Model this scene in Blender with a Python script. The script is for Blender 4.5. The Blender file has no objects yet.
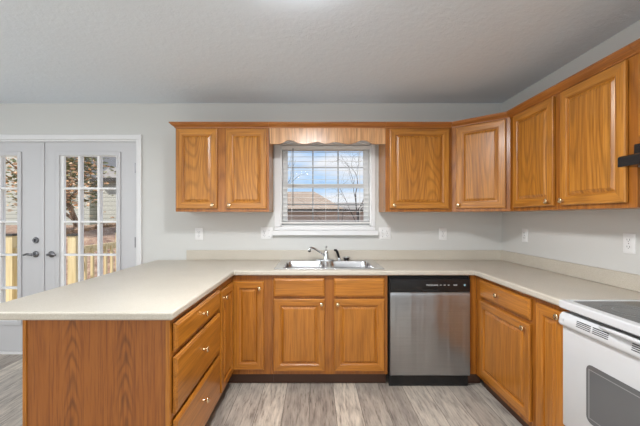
import bpy, bmesh, math, random
from mathutils import Vector, Matrix
random.seed(7)
C = bpy.context.scene.collection
R = math.radians
H = 1.33            # camera height
WY = 3.175          # inner face of the wall behind the sink
WX = 1.80           # inner face of the right wall
CEIL = 2.418
# ------------------------------------------------------------------ camera
cam_data = bpy.data.cameras.new('camera'); cam = bpy.data.objects.new('camera', cam_data); C.objects.link(cam)
cam.location = (0, 0, H); cam.rotation_euler = (R(90), 0, 0)
cam_data.sensor_width = 36; cam_data.lens = 36 * 330 / 640
cam_data.shift_x = 5.5 / 640; cam_data.shift_y = 3.5 / 640
cam_data.clip_start = 0.05; cam_data.clip_end = 500
bpy.context.scene.camera = cam
# ------------------------------------------------------------------ world
w = bpy.data.worlds.new('sky'); bpy.context.scene.world = w; w.use_nodes = True
nt = w.node_tree; nt.nodes.clear(); N = nt.nodes.new; L = nt.links.new
wo = N('ShaderNodeOutputWorld'); bg = N('ShaderNodeBackground')
sky = N('ShaderNodeValToRGB'); sxyz = N('ShaderNodeSeparateXYZ')
e = sky.color_ramp.elements; e[0].position, e[0].color = 0.0, (0.72, 0.84, 0.97, 1); e[1].position, e[1].color = 0.6, (0.12, 0.33, 0.75, 1)
x_ = e.new(.10); x_.color = (0.42, 0.66, 0.95, 1)
tc = N('ShaderNodeTexCoord'); mp = N('ShaderNodeMapping'); mp.inputs['Scale'].default_value = (1.0, 1.0, 4.5)
mp.inputs['Location'].default_value = (0.35, 0.2, 0.1)
no = N('ShaderNodeTexNoise'); no.inputs['Scale'].default_value = 2.6; no.inputs['Detail'].default_value = 6
cr = N('ShaderNodeValToRGB'); cr.color_ramp.elements[0].position = 0.40; cr.color_ramp.elements[1].position = 0.56
mx = N('ShaderNodeMix'); mx.data_type = 'RGBA'; mx.inputs['B'].default_value = (0.85, 0.88, 0.93, 1)
L(tc.outputs['Generated'], mp.inputs['Vector']); L(mp.outputs[0], no.inputs['Vector']); L(no.outputs[0], cr.inputs[0])
L(tc.outputs['Generated'], sxyz.inputs[0]); L(sxyz.outputs[2], sky.inputs[0]); L(sky.outputs[0], mx.inputs['A']); L(cr.outputs[0], mx.inputs['Factor'])
L(mx.outputs['Result'], bg.inputs['Color']); bg.inputs['Strength'].default_value = 1.0
L(bg.outputs[0], wo.inputs[0])
# ------------------------------------------------------------------ lights
def light(name, kind, loc, rot, energy, color=(1, 1, 1), size=(1, 1)):
    d = bpy.data.lights.new(name, kind); o = bpy.data.objects.new(name, d); C.objects.link(o)
    o.location = loc; o.rotation_euler = rot; d.energy = energy; d.color = color
    if kind == 'AREA': d.shape = 'RECTANGLE'; d.size, d.size_y = size
    return o
sun = light('sun', 'SUN', (-15, -5, 20), (R(52), 0, R(-62)), 5.6, (1, 0.95, 0.86)); sun.data.angle = R(2)
# added soft fill from behind the camera and from the left; those walls are solid
light('rear_fill', 'AREA', (-1.1, -2.9, 1.45), (R(122), 0, 0), 62, (0.94, 0.97, 1.0), (4.2, 1.7))
light('left_fill', 'AREA', (-4.1, 0.6, 1.4), (R(105), 0, R(-90)), 26, (0.94, 0.97, 1.0), (2.4, 1.6))
light('ceiling_lamp_light', 'AREA', (-0.05, 1.38, CEIL - 0.13), (0, 0, 0), 37, (0.96, 0.98, 1.0), (0.34, 0.34))
light('dining_fill_light', 'AREA', (-2.9, 0.7, CEIL - 0.13), (0, 0, 0), 14, (0.98, 0.98, 1.0), (0.34, 0.34))  # added overhead fill on the dining side, out of view
light('living_fill_light', 'AREA', (-0.3, -1.4, CEIL - 0.13), (0, 0, 0), 16, (0.98, 0.98, 1.0), (0.34, 0.34))  # added overhead fill behind the camera, out of view
vs = bpy.context.scene.view_settings
vs.view_transform = 'Standard'; vs.look = 'None'; vs.gamma = 1; vs.use_curve_mapping = False; vs.exposure = 0.07

# ================================================================== materials
def mat(name, color=(.8, .8, .8), rough=.5, metal=0, **kw):
    m = bpy.data.materials.new(name); m.use_nodes = True
    b = m.node_tree.nodes['Principled BSDF']
    b.inputs['Base Color'].default_value = (*color, 1); b.inputs['Roughness'].default_value = rough
    b.inputs['Metallic'].default_value = metal
    for k, v in kw.items(): b.inputs[k].default_value = v
    return m
def bsdf(m): return m.node_tree.nodes['Principled BSDF']
def math_node(nt, op, a, b=None, c=None):
    n = nt.nodes.new('ShaderNodeMath'); n.operation = op
    for i, v in enumerate((a, b, c)):
        if v is None: continue
        if isinstance(v, (int, float)): n.inputs[i].default_value = v
        else: nt.links.new(v, n.inputs[i])
    return n.outputs[0]
def coords(nt, scale, rnd=True, rot=(0, 0, 0)):
    t = nt.nodes.new('ShaderNodeTexCoord'); m = nt.nodes.new('ShaderNodeMapping'); m.inputs['Scale'].default_value = scale
    m.inputs['Rotation'].default_value = rot
    src = t.outputs['Object']
    if rnd:
        oi = nt.nodes.new('ShaderNodeObjectInfo'); va = nt.nodes.new('ShaderNodeVectorMath'); va.operation = 'ADD'
        cx = nt.nodes.new('ShaderNodeCombineXYZ')
        s = math_node(nt, 'MULTIPLY', oi.outputs['Random'], 37.0)
        for i in range(3): nt.links.new(s, cx.inputs[i])
        nt.links.new(src, va.inputs[0]); nt.links.new(cx.outputs[0], va.inputs[1]); src = va.outputs[0]
    nt.links.new(src, m.inputs['Vector']); return m.outputs[0]
def noise(nt, vec, scale, detail=3, rough=.5):
    n = nt.nodes.new('ShaderNodeTexNoise'); n.inputs['Scale'].default_value = scale; n.inputs['Detail'].default_value = detail
    n.inputs['Roughness'].default_value = rough
    nt.links.new(vec, n.inputs['Vector']); return n.outputs[0]
def ramp(nt, fac, stops):
    r = nt.nodes.new('ShaderNodeValToRGB'); e = r.color_ramp.elements
    e[0].position, e[0].color = stops[0][0], (*stops[0][1], 1); e[1].position, e[1].color = stops[-1][0], (*stops[-1][1], 1)
    for p, c in stops[1:-1]: x = e.new(p); x.color = (*c, 1)
    nt.links.new(fac, r.inputs[0]); return r.outputs[0]
def mixc(nt, fac, a, b, mode='MIX'):
    n = nt.nodes.new('ShaderNodeMix'); n.data_type = 'RGBA'; n.blend_type = mode
    for k, v in (('Factor', fac), ('A', a), ('B', b)):
        if isinstance(v, (int, float)): n.inputs[k].default_value = v
        elif isinstance(v, tuple): n.inputs[k].default_value = (*v, 1)
        else: nt.links.new(v, n.inputs[k])
    return n.outputs['Result']
def bump(m, h, strength, dist=.002):
    nt = m.node_tree; b = nt.nodes.new('ShaderNodeBump'); b.inputs['Strength'].default_value = strength; b.inputs['Distance'].default_value = dist
    nt.links.new(h, b.inputs['Height']); nt.links.new(b.outputs[0], bsdf(m).inputs['Normal'])

def oak(name, axis, lo, mid, hi, rings=9.0, contrast=.3, rough=.33, mirror=False):
    m = mat(name, mid, rough); nt = m.node_tree
    def sc(across, along): return {'z': (across, across, along), 'x': (along, across, across)}[axis]
    big = noise(nt, coords(nt, sc(4.5, .7)), 1.0, 1.2, .35)
    s = math_node(nt, 'SINE', math_node(nt, 'MULTIPLY', big, rings * 6.283))
    s = math_node(nt, 'POWER', math_node(nt, 'MULTIPLY_ADD', s, .5, .5), 3.0)          # sharp cathedral lines
    if mirror:                                                                        # book-matched veneer leaves
        t = nt.nodes.new('ShaderNodeTexCoord'); sp = nt.nodes.new('ShaderNodeSeparateXYZ'); nt.links.new(t.outputs['Object'], sp.inputs[0])
        u = math_node(nt, 'SUBTRACT', math_node(nt, 'PINGPONG', math_node(nt, 'ADD', sp.outputs[0], .038), .1185), .0)
        wob = noise(nt, coords(nt, (14, 14, 5), False), 1.0, 2)
        v = math_node(nt, 'ADD', math_node(nt, 'MULTIPLY', math_node(nt, 'POWER', u, 1.35), 8.5), math_node(nt, 'MULTIPLY', math_node(nt, 'POWER', math_node(nt, 'MAXIMUM', sp.outputs[2], 0.0), 2.0), .69))
        v = math_node(nt, 'ADD', v, math_node(nt, 'MULTIPLY', wob, .17))
        s = math_node(nt, 'SINE', math_node(nt, 'MULTIPLY', v, 75.0))
        s = math_node(nt, 'POWER', math_node(nt, 'MULTIPLY_ADD', s, .5, .5), 2.0)
        mask = ramp(nt, u, [(.014, (1, 1, 1)), (.045, (.12, .12, .12))])
        s = math_node(nt, 'MULTIPLY', s, mask)
    fib = noise(nt, coords(nt, sc(150, 5)), 1.0, 2, .6)
    fib2 = noise(nt, coords(nt, sc(45, 1.6)), 1.0, 2, .5)
    base = ramp(nt, fib2, [(.3, lo), (.5, mid), (.72, hi)])
    c1 = mixc(nt, math_node(nt, 'MULTIPLY', s, contrast), base, tuple(.48 * v for v in lo))
    fd = ramp(nt, fib, [(.34, (.62, .56, .48)), (.54, (1, 1, 1))])
    c2 = mixc(nt, .75, c1, fd, 'MULTIPLY')
    nt.links.new(c2, bsdf(m).inputs['Base Color'])
    bsdf(m).inputs['Coat Weight'].default_value = .2; bsdf(m).inputs['Coat Roughness'].default_value = .18
    bump(m, fib, .06, .001)
    return m
UP = ((.42, .155, .017), (.51, .203, .026), (.59, .252, .040))
BA = ((.42, .148, .014), (.48, .176, .019), (.53, .205, .027))
oak_v = oak('honey_oak_vertical', 'z', *UP); oak_h = oak('honey_oak_horizontal', 'x', *UP)
oak_p = oak('honey_oak_raised_panel', 'z', *UP, rings=19, contrast=.42)
oak_fr = oak('wall_cabinet_frame_oak', 'z', (.33, .105, .011), (.40, .140, .017), (.47, .175, .027), rings=12, contrast=.35); oakb_fr = oak('base_cabinet_frame_oak', 'z', (.33, .105, .010), (.38, .128, .014), (.43, .153, .020), rings=8, contrast=.3)  # darker frame stain, with some of the frame shading put into the colour
oakb_v = oak('base_oak_vertical', 'z', *BA, rings=6, contrast=.3); oakb_h = oak('base_oak_horizontal', 'x', *BA, rings=7, contrast=.3)
oakb_p = oak('base_oak_raised_panel', 'z', *BA, rings=6, contrast=.25)
oak_dark = oak('crown_oak', 'x', (.36, .12, .022), (.42, .15, .03), (.47, .18, .04), contrast=.2)
oak_val = oak('valance_oak', 'z', (.52, .25, .095), (.64, .34, .15), (.72, .42, .21), rings=10, contrast=.35)
oak_end = oak('end_panel_oak_veneer', 'z', (.29, .085, .009), (.33, .102, .012), (.37, .12, .016), contrast=.62, mirror=True, rough=.45)
oak_in = mat('cabinet_inside', (.25, .13, .06), .7)
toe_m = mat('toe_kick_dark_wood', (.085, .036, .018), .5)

wall_m = mat('wall_paint_grey', (.64, .64, .615), .75); bump(wall_m, noise(wall_m.node_tree, coords(wall_m.node_tree, (1, 1, 1), False), 160, 3), .03)
ceil_m = mat('ceiling_paint', (.76, .82, .88), .9)
cn = ceil_m.node_tree; bump(ceil_m, ramp(cn, noise(cn, coords(cn, (1, 1, 1), False), 30, 5, .65), [(.42, (0, 0, 0)), (.6, (1, 1, 1))]), .3, .003)
white_m = mat('white_trim_paint', (.80, .80, .80), .4)
door_m = mat('door_paint_pale_grey', (.60, .60, .61), .42)
vinyl_m = mat('white_vinyl', (.85, .85, .84), .4)
blind_m = mat('white_blind_slats', (.82, .81, .78), .5)
wand_m = mat('wand_grey', (.12, .12, .12), .4)
plate_m = mat('outlet_plate_white', (.80, .80, .79), .35)
slot_m = mat('outlet_slot_dark', (.03, .03, .03), .6)
chrome = mat('chrome', (.72, .73, .74), .12, 1.0)
pewter = mat('dark_pewter', (.22, .22, .23), .3, 1.0)
knob_m = mat('champagne_metal', (.80, .62, .38), .22, 1.0)
black_m = mat('black_gloss_plastic', (.012, .012, .013), .25)
black_matte = mat('black_matte', (.01, .01, .01), .6)
enamel = mat('white_enamel', (.63, .635, .64), .2)
cook_glass = mat('cooktop_black_glass', (.035, .037, .04), .10)
ring_m = mat('burner_ring_grey', (.20, .20, .20), .3)
oven_glass = mat('oven_window_grey_glass', (.13, .13, .132), .1)
oven_frame = mat('oven_window_inner_frame', (.26, .26, .26), .25)
label_m = mat('pale_print', (.6, .6, .6), .5)
# glass: thin clear pane
glass = bpy.data.materials.new('clear_window_glass'); glass.use_nodes = True; g = glass.node_tree; g.nodes.clear()
go = g.nodes.new('ShaderNodeOutputMaterial'); gt = g.nodes.new('ShaderNodeBsdfTransparent'); gg = g.nodes.new('ShaderNodeBsdfGlossy'); gm = g.nodes.new('ShaderNodeMixShader')
gg.inputs['Roughness'].default_value = .02; gm.inputs[0].default_value = .003
g.links.new(gt.outputs[0], gm.inputs[1]); g.links.new(gg.outputs[0], gm.inputs[2]); g.links.new(gm.outputs[0], go.inputs[0])
# laminate
lam = mat('beige_laminate', (.60, .56, .49), .32); n_ = lam.node_tree
sp1 = noise(n_, coords(n_, (1, 1, 1), False), 260, 2, .6); sp2 = noise(n_, coords(n_, (1, 1, 1), False), 5, 3)
cc = mixc(n_, .9, ramp(n_, sp1, [(.35, (.525, .475, .39)), (.5, (.575, .525, .44)), (.66, (.62, .575, .495))]), ramp(n_, sp2, [(.3, (.93, .93, .93)), (.7, (1, 1, 1))]), 'MULTIPLY')
n_.links.new(cc, bsdf(lam).inputs['Base Color'])
# brushed steel
steel = mat('brushed_stainless', (.45, .455, .465), .3, 1.0); n_ = steel.node_tree
st = noise(n_, coords(n_, (3, 3, 400), False), 1.0, 2); 
n_.links.new(ramp(n_, st, [(.3, (.42, .43, .445)), (.7, (.49, .50, .515))]), bsdf(steel).inputs['Base Color'])
bsdf(steel).inputs['Anisotropic'].default_value = .5; bump(steel, noise(n_, coords(n_, (9, 9, .6), False), 1.0, 2), .5, .02)
sink_m = mat('satin_stainless_sink', (.62, .62, .63), .24, 1.0)
# vinyl plank floor, planks run away from the camera
fl = mat('grey_oak_vinyl_plank', (.4, .36, .3), .38); n_ = fl.node_tree
tcn = n_.nodes.new('ShaderNodeTexCoord'); mpn = n_.nodes.new('ShaderNodeMapping'); mpn.inputs['Rotation'].default_value = (0, 0, R(90)); mpn.inputs['Location'].default_value = (.42, .035, 0)
n_.links.new(tcn.outputs['Object'], mpn.inputs['Vector'])
br = n_.nodes.new('ShaderNodeTexBrick'); br.offset = .37; br.offset_frequency = 2; br.squash = 1
br.inputs['Color1'].default_value = (0, 0, 0, 1); br.inputs['Color2'].default_value = (1, 1, 1, 1); br.inputs['Mortar'].default_value = (.5, .5, .5, 1)
br.inputs['Scale'].default_value = 1; br.inputs['Brick Width'].default_value = 1.22; br.inputs['Row Height'].default_value = .18
br.inputs['Mortar Size'].default_value = .0018; br.inputs['Mortar Smooth'].default_value = .1; br.inputs['Bias'].default_value = 0
n_.links.new(mpn.outputs[0], br.inputs['Vector'])
pv = n_.nodes.new('ShaderNodeSeparateColor'); n_.links.new(br.outputs['Color'], pv.inputs[0])
off = math_node(n_, 'MULTIPLY', pv.outputs[0], 23.0); cxy = n_.nodes.new('ShaderNodeCombineXYZ'); n_.links.new(off, cxy.inputs[0]); n_.links.new(off, cxy.inputs[1]); n_.links.new(off, cxy.inputs[2])
va = n_.nodes.new('ShaderNodeVectorMath'); va.operation = 'ADD'; n_.links.new(tcn.outputs['Object'], va.inputs[0]); n_.links.new(cxy.outputs[0], va.inputs[1])
def mscale(v, s):
    m2 = n_.nodes.new('ShaderNodeMapping'); m2.inputs['Scale'].default_value = s; n_.links.new(v, m2.inputs['Vector']); return m2.outputs[0]
g1 = noise(n_, mscale(va.outputs[0], (75, 7, 1)), 1.0, 5, .65); g2 = noise(n_, mscale(va.outputs[0], (20, 3.5, 1)), 1.0, 3, .6)
tone = ramp(n_, pv.outputs[0], [(0, (.38, .33, .28)), (.3, (.46, .41, .35)), (.55, (.53, .475, .405)), (.8, (.60, .535, .45)), (1, (.68, .61, .51))])
gr = ramp(n_, g1, [(.34, (.50, .48, .47)), (.46, (.9, .9, .9)), (.66, (1.12, 1.12, 1.12))])
gr2 = ramp(n_, g2, [(.35, (.74, .73, .74)), (.55, (1.05, 1.05, 1.05))])
fc = mixc(n_, 1, mixc(n_, 1, tone, gr, 'MULTIPLY'), gr2, 'MULTIPLY')
fc = mixc(n_, br.outputs['Fac'], fc, (.14, .12, .10)); n_.links.new(fc, bsdf(fl).inputs['Base Color']); bump(fl, g1, .08, .001)
# outside
pine = mat('fresh_pine_decking', (.72, .53, .24), .7); n_ = pine.node_tree
n_.links.new(ramp(n_, noise(n_, coords(n_, (30, 30, 2)), 1, 3), [(.3, (.60, .47, .25)), (.7, (.78, .66, .42))]), bsdf(pine).inputs['Base Color'])
mulch = mat('leaf_litter_ground', (.3, .2, .15), .95); n_ = mulch.node_tree
n_.links.new(ramp(n_, noise(n_, coords(n_, (1, 1, 1), False), 6, 6, .8), [(.35, (.10, .065, .05)), (.5, (.30, .19, .14)), (.62, (.44, .33, .24))]), bsdf(mulch).inputs['Base Color'])
siding = mat('grey_green_siding', (.5, .5, .46), .8); n_ = siding.node_tree
t_ = n_.nodes.new('ShaderNodeTexCoord'); s_ = n_.nodes.new('ShaderNodeSeparateXYZ'); n_.links.new(t_.outputs['Object'], s_.inputs[0])
fr = math_node(n_, 'FRACT', math_node(n_, 'MULTIPLY', s_.outputs[2], 6.0))
n_.links.new(ramp(n_, fr, [(0, (.24, .24, .21)), (.2, (.50, .50, .44)), (1, (.56, .56, .50))]), bsdf(siding).inputs['Base Color'])
shing = mat('brown_roof_shingles', (.25, .17, .12), .9); n_ = shing.node_tree
n_.links.new(ramp(n_, noise(n_, coords(n_, (2, 9, 9), False), 1.5, 4, .7), [(.3, (.25, .19, .145)), (.7, (.42, .33, .26))]), bsdf(shing).inputs['Base Color'])
shing_g = mat('grey_roof_shingles', (.24, .23, .22), .9); n_ = shing_g.node_tree
n_.links.new(ramp(n_, noise(n_, coords(n_, (2, 9, 9), False), 1.5, 4, .7), [(.3, (.20, .185, .175)), (.7, (.34, .315, .29))]), bsdf(shing_g).inputs['Base Color'])
brick = mat('tan_brick_wall', (.62, .50, .42), .9)
dark_trim = mat('dark_gutter', (.05, .045, .04), .6)
bark = mat('tree_bark', (.22, .15, .10), .9); n_ = bark.node_tree
n_.links.new(ramp(n_, noise(n_, coords(n_, (12, 12, 3)), 1, 4), [(.35, (.13, .09, .06)), (.65, (.36, .25, .17))]), bsdf(bark).inputs['Base Color'])
bark_d = mat('dark_bare_bark', (.07, .06, .06), .9)
leaf = mat('dry_oak_leaves', (.45, .22, .10), .8); n_ = leaf.node_tree
n_.links.new(ramp(n_, noise(n_, coords(n_, (1, 1, 1), False), 9, 2), [(.35, (.50, .24, .10)), (.5, (.72, .45, .26)), (.65, (.85, .66, .46))]), bsdf(leaf).inputs['Base Color'])
leaf_g = mat('olive_evergreen_leaves', (.22, .22, .10), .8); n_ = leaf_g.node_tree
n_.links.new(ramp(n_, noise(n_, coords(n_, (1, 1, 1), False), 8, 2), [(.35, (.12, .14, .06)), (.65, (.36, .34, .18))]), bsdf(leaf_g).inputs['Base Color'])

# ================================================================== mesh helpers
class MB:
    def __init__(s): s.v = []; s.f = []; s.m = []
    def add(s, vs, fs, mi=0, M=None):
        k = len(s.v)
        s.v += [tuple(M @ Vector(p)) if M else tuple(p) for p in vs]
        s.f += [tuple(i + k for i in f) for f in fs]
        s.m += (mi if isinstance(mi, list) else [mi] * len(fs)); return s
    def box(s, x0, x1, y0, y1, z0, z1, mi=0, M=None):
        vs = [(x, y, z) for x in (x0, x1) for y in (y0, y1) for z in (z0, z1)]
        return s.add(vs, [(0, 1, 3, 2), (4, 6, 7, 5), (0, 4, 5, 1), (2, 3, 7, 6), (0, 2, 6, 4), (1, 5, 7, 3)], mi, M)
    def prism(s, pts, lo, hi, axis='z', mi=0, M=None):
        def P(a, b, t): return {'z': (a, b, t), 'y': (a, t, b), 'x': (t, a, b)}[axis]
        n = len(pts); vs = [P(a, b, lo) for a, b in pts] + [P(a, b, hi) for a, b in pts]
        fs = [tuple(range(n))[::-1], tuple(range(n, 2 * n))] + [(i, (i + 1) % n, n + (i + 1) % n, n + i) for i in range(n)]
        return s.add(vs, fs, mi, M)
    def tube(s, path, r, n=10, mi=0, caps=True, M=None):
        path = [Vector(p) for p in path]; rr = r if isinstance(r, (list, tuple)) else [r] * len(path)
        vs = []; up = None
        for i, p in enumerate(path):
            d = (path[min(i + 1, len(path) - 1)] - path[max(i - 1, 0)]).normalized()
            a = (up if up is not None else (Vector((0, 0, 1)) if abs(d.z) < .9 else Vector((1, 0, 0))))
            u = d.cross(a); u = u.normalized() if u.length > 1e-6 else d.orthogonal().normalized()
            v = u.cross(d).normalized(); up = v
            vs += [p + rr[i] * (math.cos(t) * u + math.sin(t) * v) for t in [2 * math.pi * j / n for j in range(n)]]
        fs = [(i * n + j, i * n + (j + 1) % n, (i + 1) * n + (j + 1) % n, (i + 1) * n + j) for i in range(len(path) - 1) for j in range(n)]
        if caps: fs += [tuple(range(n))[::-1], tuple(range((len(path) - 1) * n, len(path) * n))]
        return s.add(vs, fs, mi, M)
    def lathe(s, prof, n=20, M=None, mi=0):      # profile (r, h) round local z
        vs = [(r * math.cos(2 * math.pi * j / n), r * math.sin(2 * math.pi * j / n), h) for r, h in prof for j in range(n)]
        fs = [(i * n + j, i * n + (j + 1) % n, (i + 1) * n + (j + 1) % n, (i + 1) * n + j) for i in range(len(prof) - 1) for j in range(n)]
        fs += [tuple(range(n))[::-1], tuple(range((len(prof) - 1) * n, len(prof) * n))]
        return s.add(vs, fs, mi, M)
    def rings(s, loops, mi=0, cap0=True, cap1=True, mis=None):
        n = len(loops[0]); vs = [p for l in loops for p in l]; fs = []; ml = []
        for i in range(len(loops) - 1):
            for j in range(n):
                fs.append((i * n + j, i * n + (j + 1) % n, (i + 1) * n + (j + 1) % n, (i + 1) * n + j)); ml.append(mis[i][j] if mis else mi)
        if cap0: fs.append(tuple(range(n))[::-1]); ml.append(mi)
        if cap1: fs.append(tuple(range((len(loops) - 1) * n, len(loops) * n))); ml.append(mis[-1][0] if mis else mi)
        return s.add(vs, fs, ml)
    def cells(s, xs, ys, inside, z0, z1, mi=0, P=lambda x, y, z: (x, y, z)):
        xs = sorted(set(xs)); ys = sorted(set(ys)); idx = {}; vs = []; fs = []
        def V(i, j, k):
            if (i, j, k) not in idx: idx[(i, j, k)] = len(vs); vs.append(P(xs[i], ys[j], (z0, z1)[k]))
            return idx[(i, j, k)]
        def IN(i, j): return 0 <= i < len(xs) - 1 and 0 <= j < len(ys) - 1 and inside((xs[i] + xs[i + 1]) / 2, (ys[j] + ys[j + 1]) / 2)
        for i in range(len(xs) - 1):
            for j in range(len(ys) - 1):
                if not IN(i, j): continue
                fs.append((V(i, j, 1), V(i + 1, j, 1), V(i + 1, j + 1, 1), V(i, j + 1, 1)))
                fs.append((V(i, j, 0), V(i, j + 1, 0), V(i + 1, j + 1, 0), V(i + 1, j, 0)))
                if not IN(i - 1, j): fs.append((V(i, j, 0), V(i, j, 1), V(i, j + 1, 1), V(i, j + 1, 0)))
                if not IN(i + 1, j): fs.append((V(i + 1, j, 0), V(i + 1, j + 1, 0), V(i + 1, j + 1, 1), V(i + 1, j, 1)))
                if not IN(i, j - 1): fs.append((V(i, j, 0), V(i + 1, j, 0), V(i + 1, j, 1), V(i, j, 1)))
                if not IN(i, j + 1): fs.append((V(i, j + 1, 0), V(i, j + 1, 1), V(i + 1, j + 1, 1), V(i + 1, j + 1, 0)))
        return s.add(vs, fs, mi)
def obj(name, mb, mats, parent=None, loc=(0, 0, 0), rot=(0, 0, 0), bevel=0, segs=2, smooth=True, label=None, angle=35):
    me = bpy.data.meshes.new(name); me.from_pydata(mb.v, [], mb.f)
    for m in (mats if isinstance(mats, (list, tuple)) else [mats]): me.materials.append(m)
    me.polygons.foreach_set('material_index', mb.m)
    bm = bmesh.new(); bm.from_mesh(me); bmesh.ops.recalc_face_normals(bm, faces=bm.faces); bm.to_mesh(me); bm.free()
    if smooth: me.polygons.foreach_set('use_smooth', [True] * len(me.polygons)); me.set_sharp_from_angle(angle=R(angle))
    me.update(); o = bpy.data.objects.new(name, me); C.objects.link(o); o.location = loc; o.rotation_euler = rot
    if parent: o.parent = parent
    if bevel:
        b = o.modifiers.new('bevel', 'BEVEL'); b.width = bevel; b.segments = segs; b.limit_method = 'ANGLE'; b.angle_limit = R(40); b.harden_normals = True
    if label: o['label'] = label
    return o
def tag(o, label, cat, group=None, kind=None):
    o['label'] = label; o['category'] = cat
    if group: o['group'] = group
    if kind: o['kind'] = kind
    return o
def thing(name, label, cat, loc=(0, 0, 0), rotz=0, group=None):
    o = bpy.data.objects.new(name, None); C.objects.link(o); o.location = loc; o.rotation_euler = (0, 0, rotz)
    return tag(o, label, cat, group)
def struct(o, label=None):
    o['kind'] = 'structure'
    if label: o['label'] = label
    return o
def sempty(name, loc=(0, 0, 0), label=None):
    o = bpy.data.objects.new(name, None); C.objects.link(o); o.location = loc; return struct(o, label)
def copy_tree(o, parent=None):
    c = o.copy(); C.objects.link(c); c.parent = parent
    for ch in [x for x in list(C.objects) if x.parent == o]: copy_tree(ch, c)
    return c
def text(name, body, size, mats, loc, rot, parent, depth=.0004):
    cu = bpy.data.curves.new(name, 'FONT'); cu.body = body; cu.size = size; cu.extrude = depth; cu.align_x = 'CENTER'; cu.align_y = 'CENTER'
    t = bpy.data.objects.new(name, cu); C.objects.link(t); bpy.context.view_layer.update()
    me = bpy.data.meshes.new_from_object(t.evaluated_get(bpy.context.evaluated_depsgraph_get()))
    bpy.data.objects.remove(t); me.materials.clear(); me.materials.append(mats)
    o = bpy.data.objects.new(name, me); C.objects.link(o); o.location = loc; o.rotation_euler = rot; o.parent = parent
    return o

# ================================================================== room shell
XL, YF = -4.3, -3.2; T = .14
struct(obj('floor', MB().box(XL - T, WX + T, YF - T, WY + T, -.12, 0), fl, smooth=False), 'grey brown wood look plank floor')
struct(obj('ceiling', MB().box(XL - T, WX + T, YF - T, WY + T, CEIL, CEIL + .15), ceil_m, smooth=False), 'light grey textured ceiling')
struct(obj('wall_right', MB().box(WX, WX + T, YF, WY, 0, CEIL), wall_m, smooth=False))
struct(obj('wall_left', MB().box(XL - T, XL, YF, WY, 0, CEIL), wall_m, smooth=False))
struct(obj('wall_front', MB().box(XL - T, WX + T, YF - T, YF, 0, CEIL), wall_m, smooth=False))
DX0, DX1, DZ = -3.53, -1.700, 2.068          # french door opening
WX0, WX1, WZ0, WZ1 = -.327, .545, 1.232, 2.03   # window opening
def win(x, z): return not ((DX0 < x < DX1 and z < DZ) or (WX0 < x < WX1 and WZ0 < z < WZ1))
struct(obj('wall_back', MB().cells([XL - T, DX0, DX1, WX0, WX1, WX + T], [0, DZ, WZ0, WZ1, CEIL], win, WY, WY + T, P=lambda x, z, y: (x, y, z)), wall_m, smooth=False))
# door casing
cas = MB(); cw = .062
cas.box(DX1 - .004, DX1 + cw - .02, WY - .018, WY, 0, DZ + .002); cas.box(DX0 - cw, DX0 + .004, WY - .018, WY, 0, DZ + .002)
cas.box(DX0 - cw, DX1 + cw - .02, WY - .018, WY, DZ + .002, DZ + .048)
struct(obj('trim_1', cas, white_m, bevel=.005), 'white casing around the french doors')
jm = MB(); jm.box(DX1 - .018, DX1, WY - .002, WY + T, 0, DZ); jm.box(DX0, DX0 + .018, WY - .002, WY + T, 0, DZ); jm.box(DX0 + .018, DX1 - .018, WY - .002, WY + T, DZ - .016, DZ)
jm.box(DX0, DX1, WY + .01, WY + T, 0, .025)
struct(obj('trim_2', jm, white_m), 'white door jamb and threshold')
struct(obj('baseboard_back', MB().box(DX1 + cw, -1.32, WY - .012, WY, 0, .09), white_m, bevel=.004))
struct(obj('baseboard_left', MB().box(XL, XL + .012, YF, WY - .02, 0, .09), white_m, bevel=.004))

# french doors: each leaf with 15 lights
DY = WY + .02
def leaf_door(name, x0, x1, gx0, gx1, label):
    d = sempty(name, (x0, DY, 0), label)
    W = x1 - x0; a, b = gx0 - x0, gx1 - x0; z0, z1 = .312, 1.925; zt = 2.05
    obj('door_slab', MB().cells([0, a, b, W], [.027, z0, z1, zt], lambda x, z: not (a < x < b and z0 < z < z1), 0, .044, P=lambda x, z, y: (x, y, z)), door_m, d, smooth=False)
    fw = .032; fm = MB()
    fm.cells([a - fw, a + .006, b - .006, b + fw], [z0 - fw, z0 + .006, z1 - .006, z1 + fw], lambda x, z: not (a + .006 < x < b - .006 and z0 + .006 < z < z1 - .006), -.014, 0, P=lambda x, z, y: (x, y, z))
    obj('glazing_frame', fm, door_m, d, bevel=.005)
    obj('glass_pane', MB().box(a, b, .028, .032, z0, z1), glass, d, smooth=False)
    g = MB(); w3 = (b - a) / 3; h5 = (z1 - z0) / 5
    for (y0, y1) in ((.0, .0275), (.0325, .05)):
        for i in (1, 2): g.box(a + i * w3 - .011, a + i * w3 + .011, y0, y1, z0, z1)
        for j in (1, 2, 3, 4): g.box(a, b, y0 + .001, y1 - .001, z0 + j * h5 - .009, z0 + j * h5 + .009)
    for xx, ww in ((a, .040), (b - .016, .016)): g.box(xx, xx + ww, 0, .0275, z0, z1)
    g.box(a, b, .001, .0275, z0, z0 + .012); g.box(a, b, .001, .0275, z1 - .012, z1)
    obj('glazing_bars', g, vinyl_m, d, smooth=False)
    return d
d1 = leaf_door('door_1', -2.612, -1.722, -2.466, -1.905, 'right leaf of the grey french doors')
d2 = leaf_door('door_2', -3.508, -2.618, -3.420, -2.862, 'left leaf of the grey french doors, with deadbolt')
obj('astragal', MB().box(.86, .898, -.010, -.0005, .03, 2.045), door_m, d2, bevel=.003)
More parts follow.
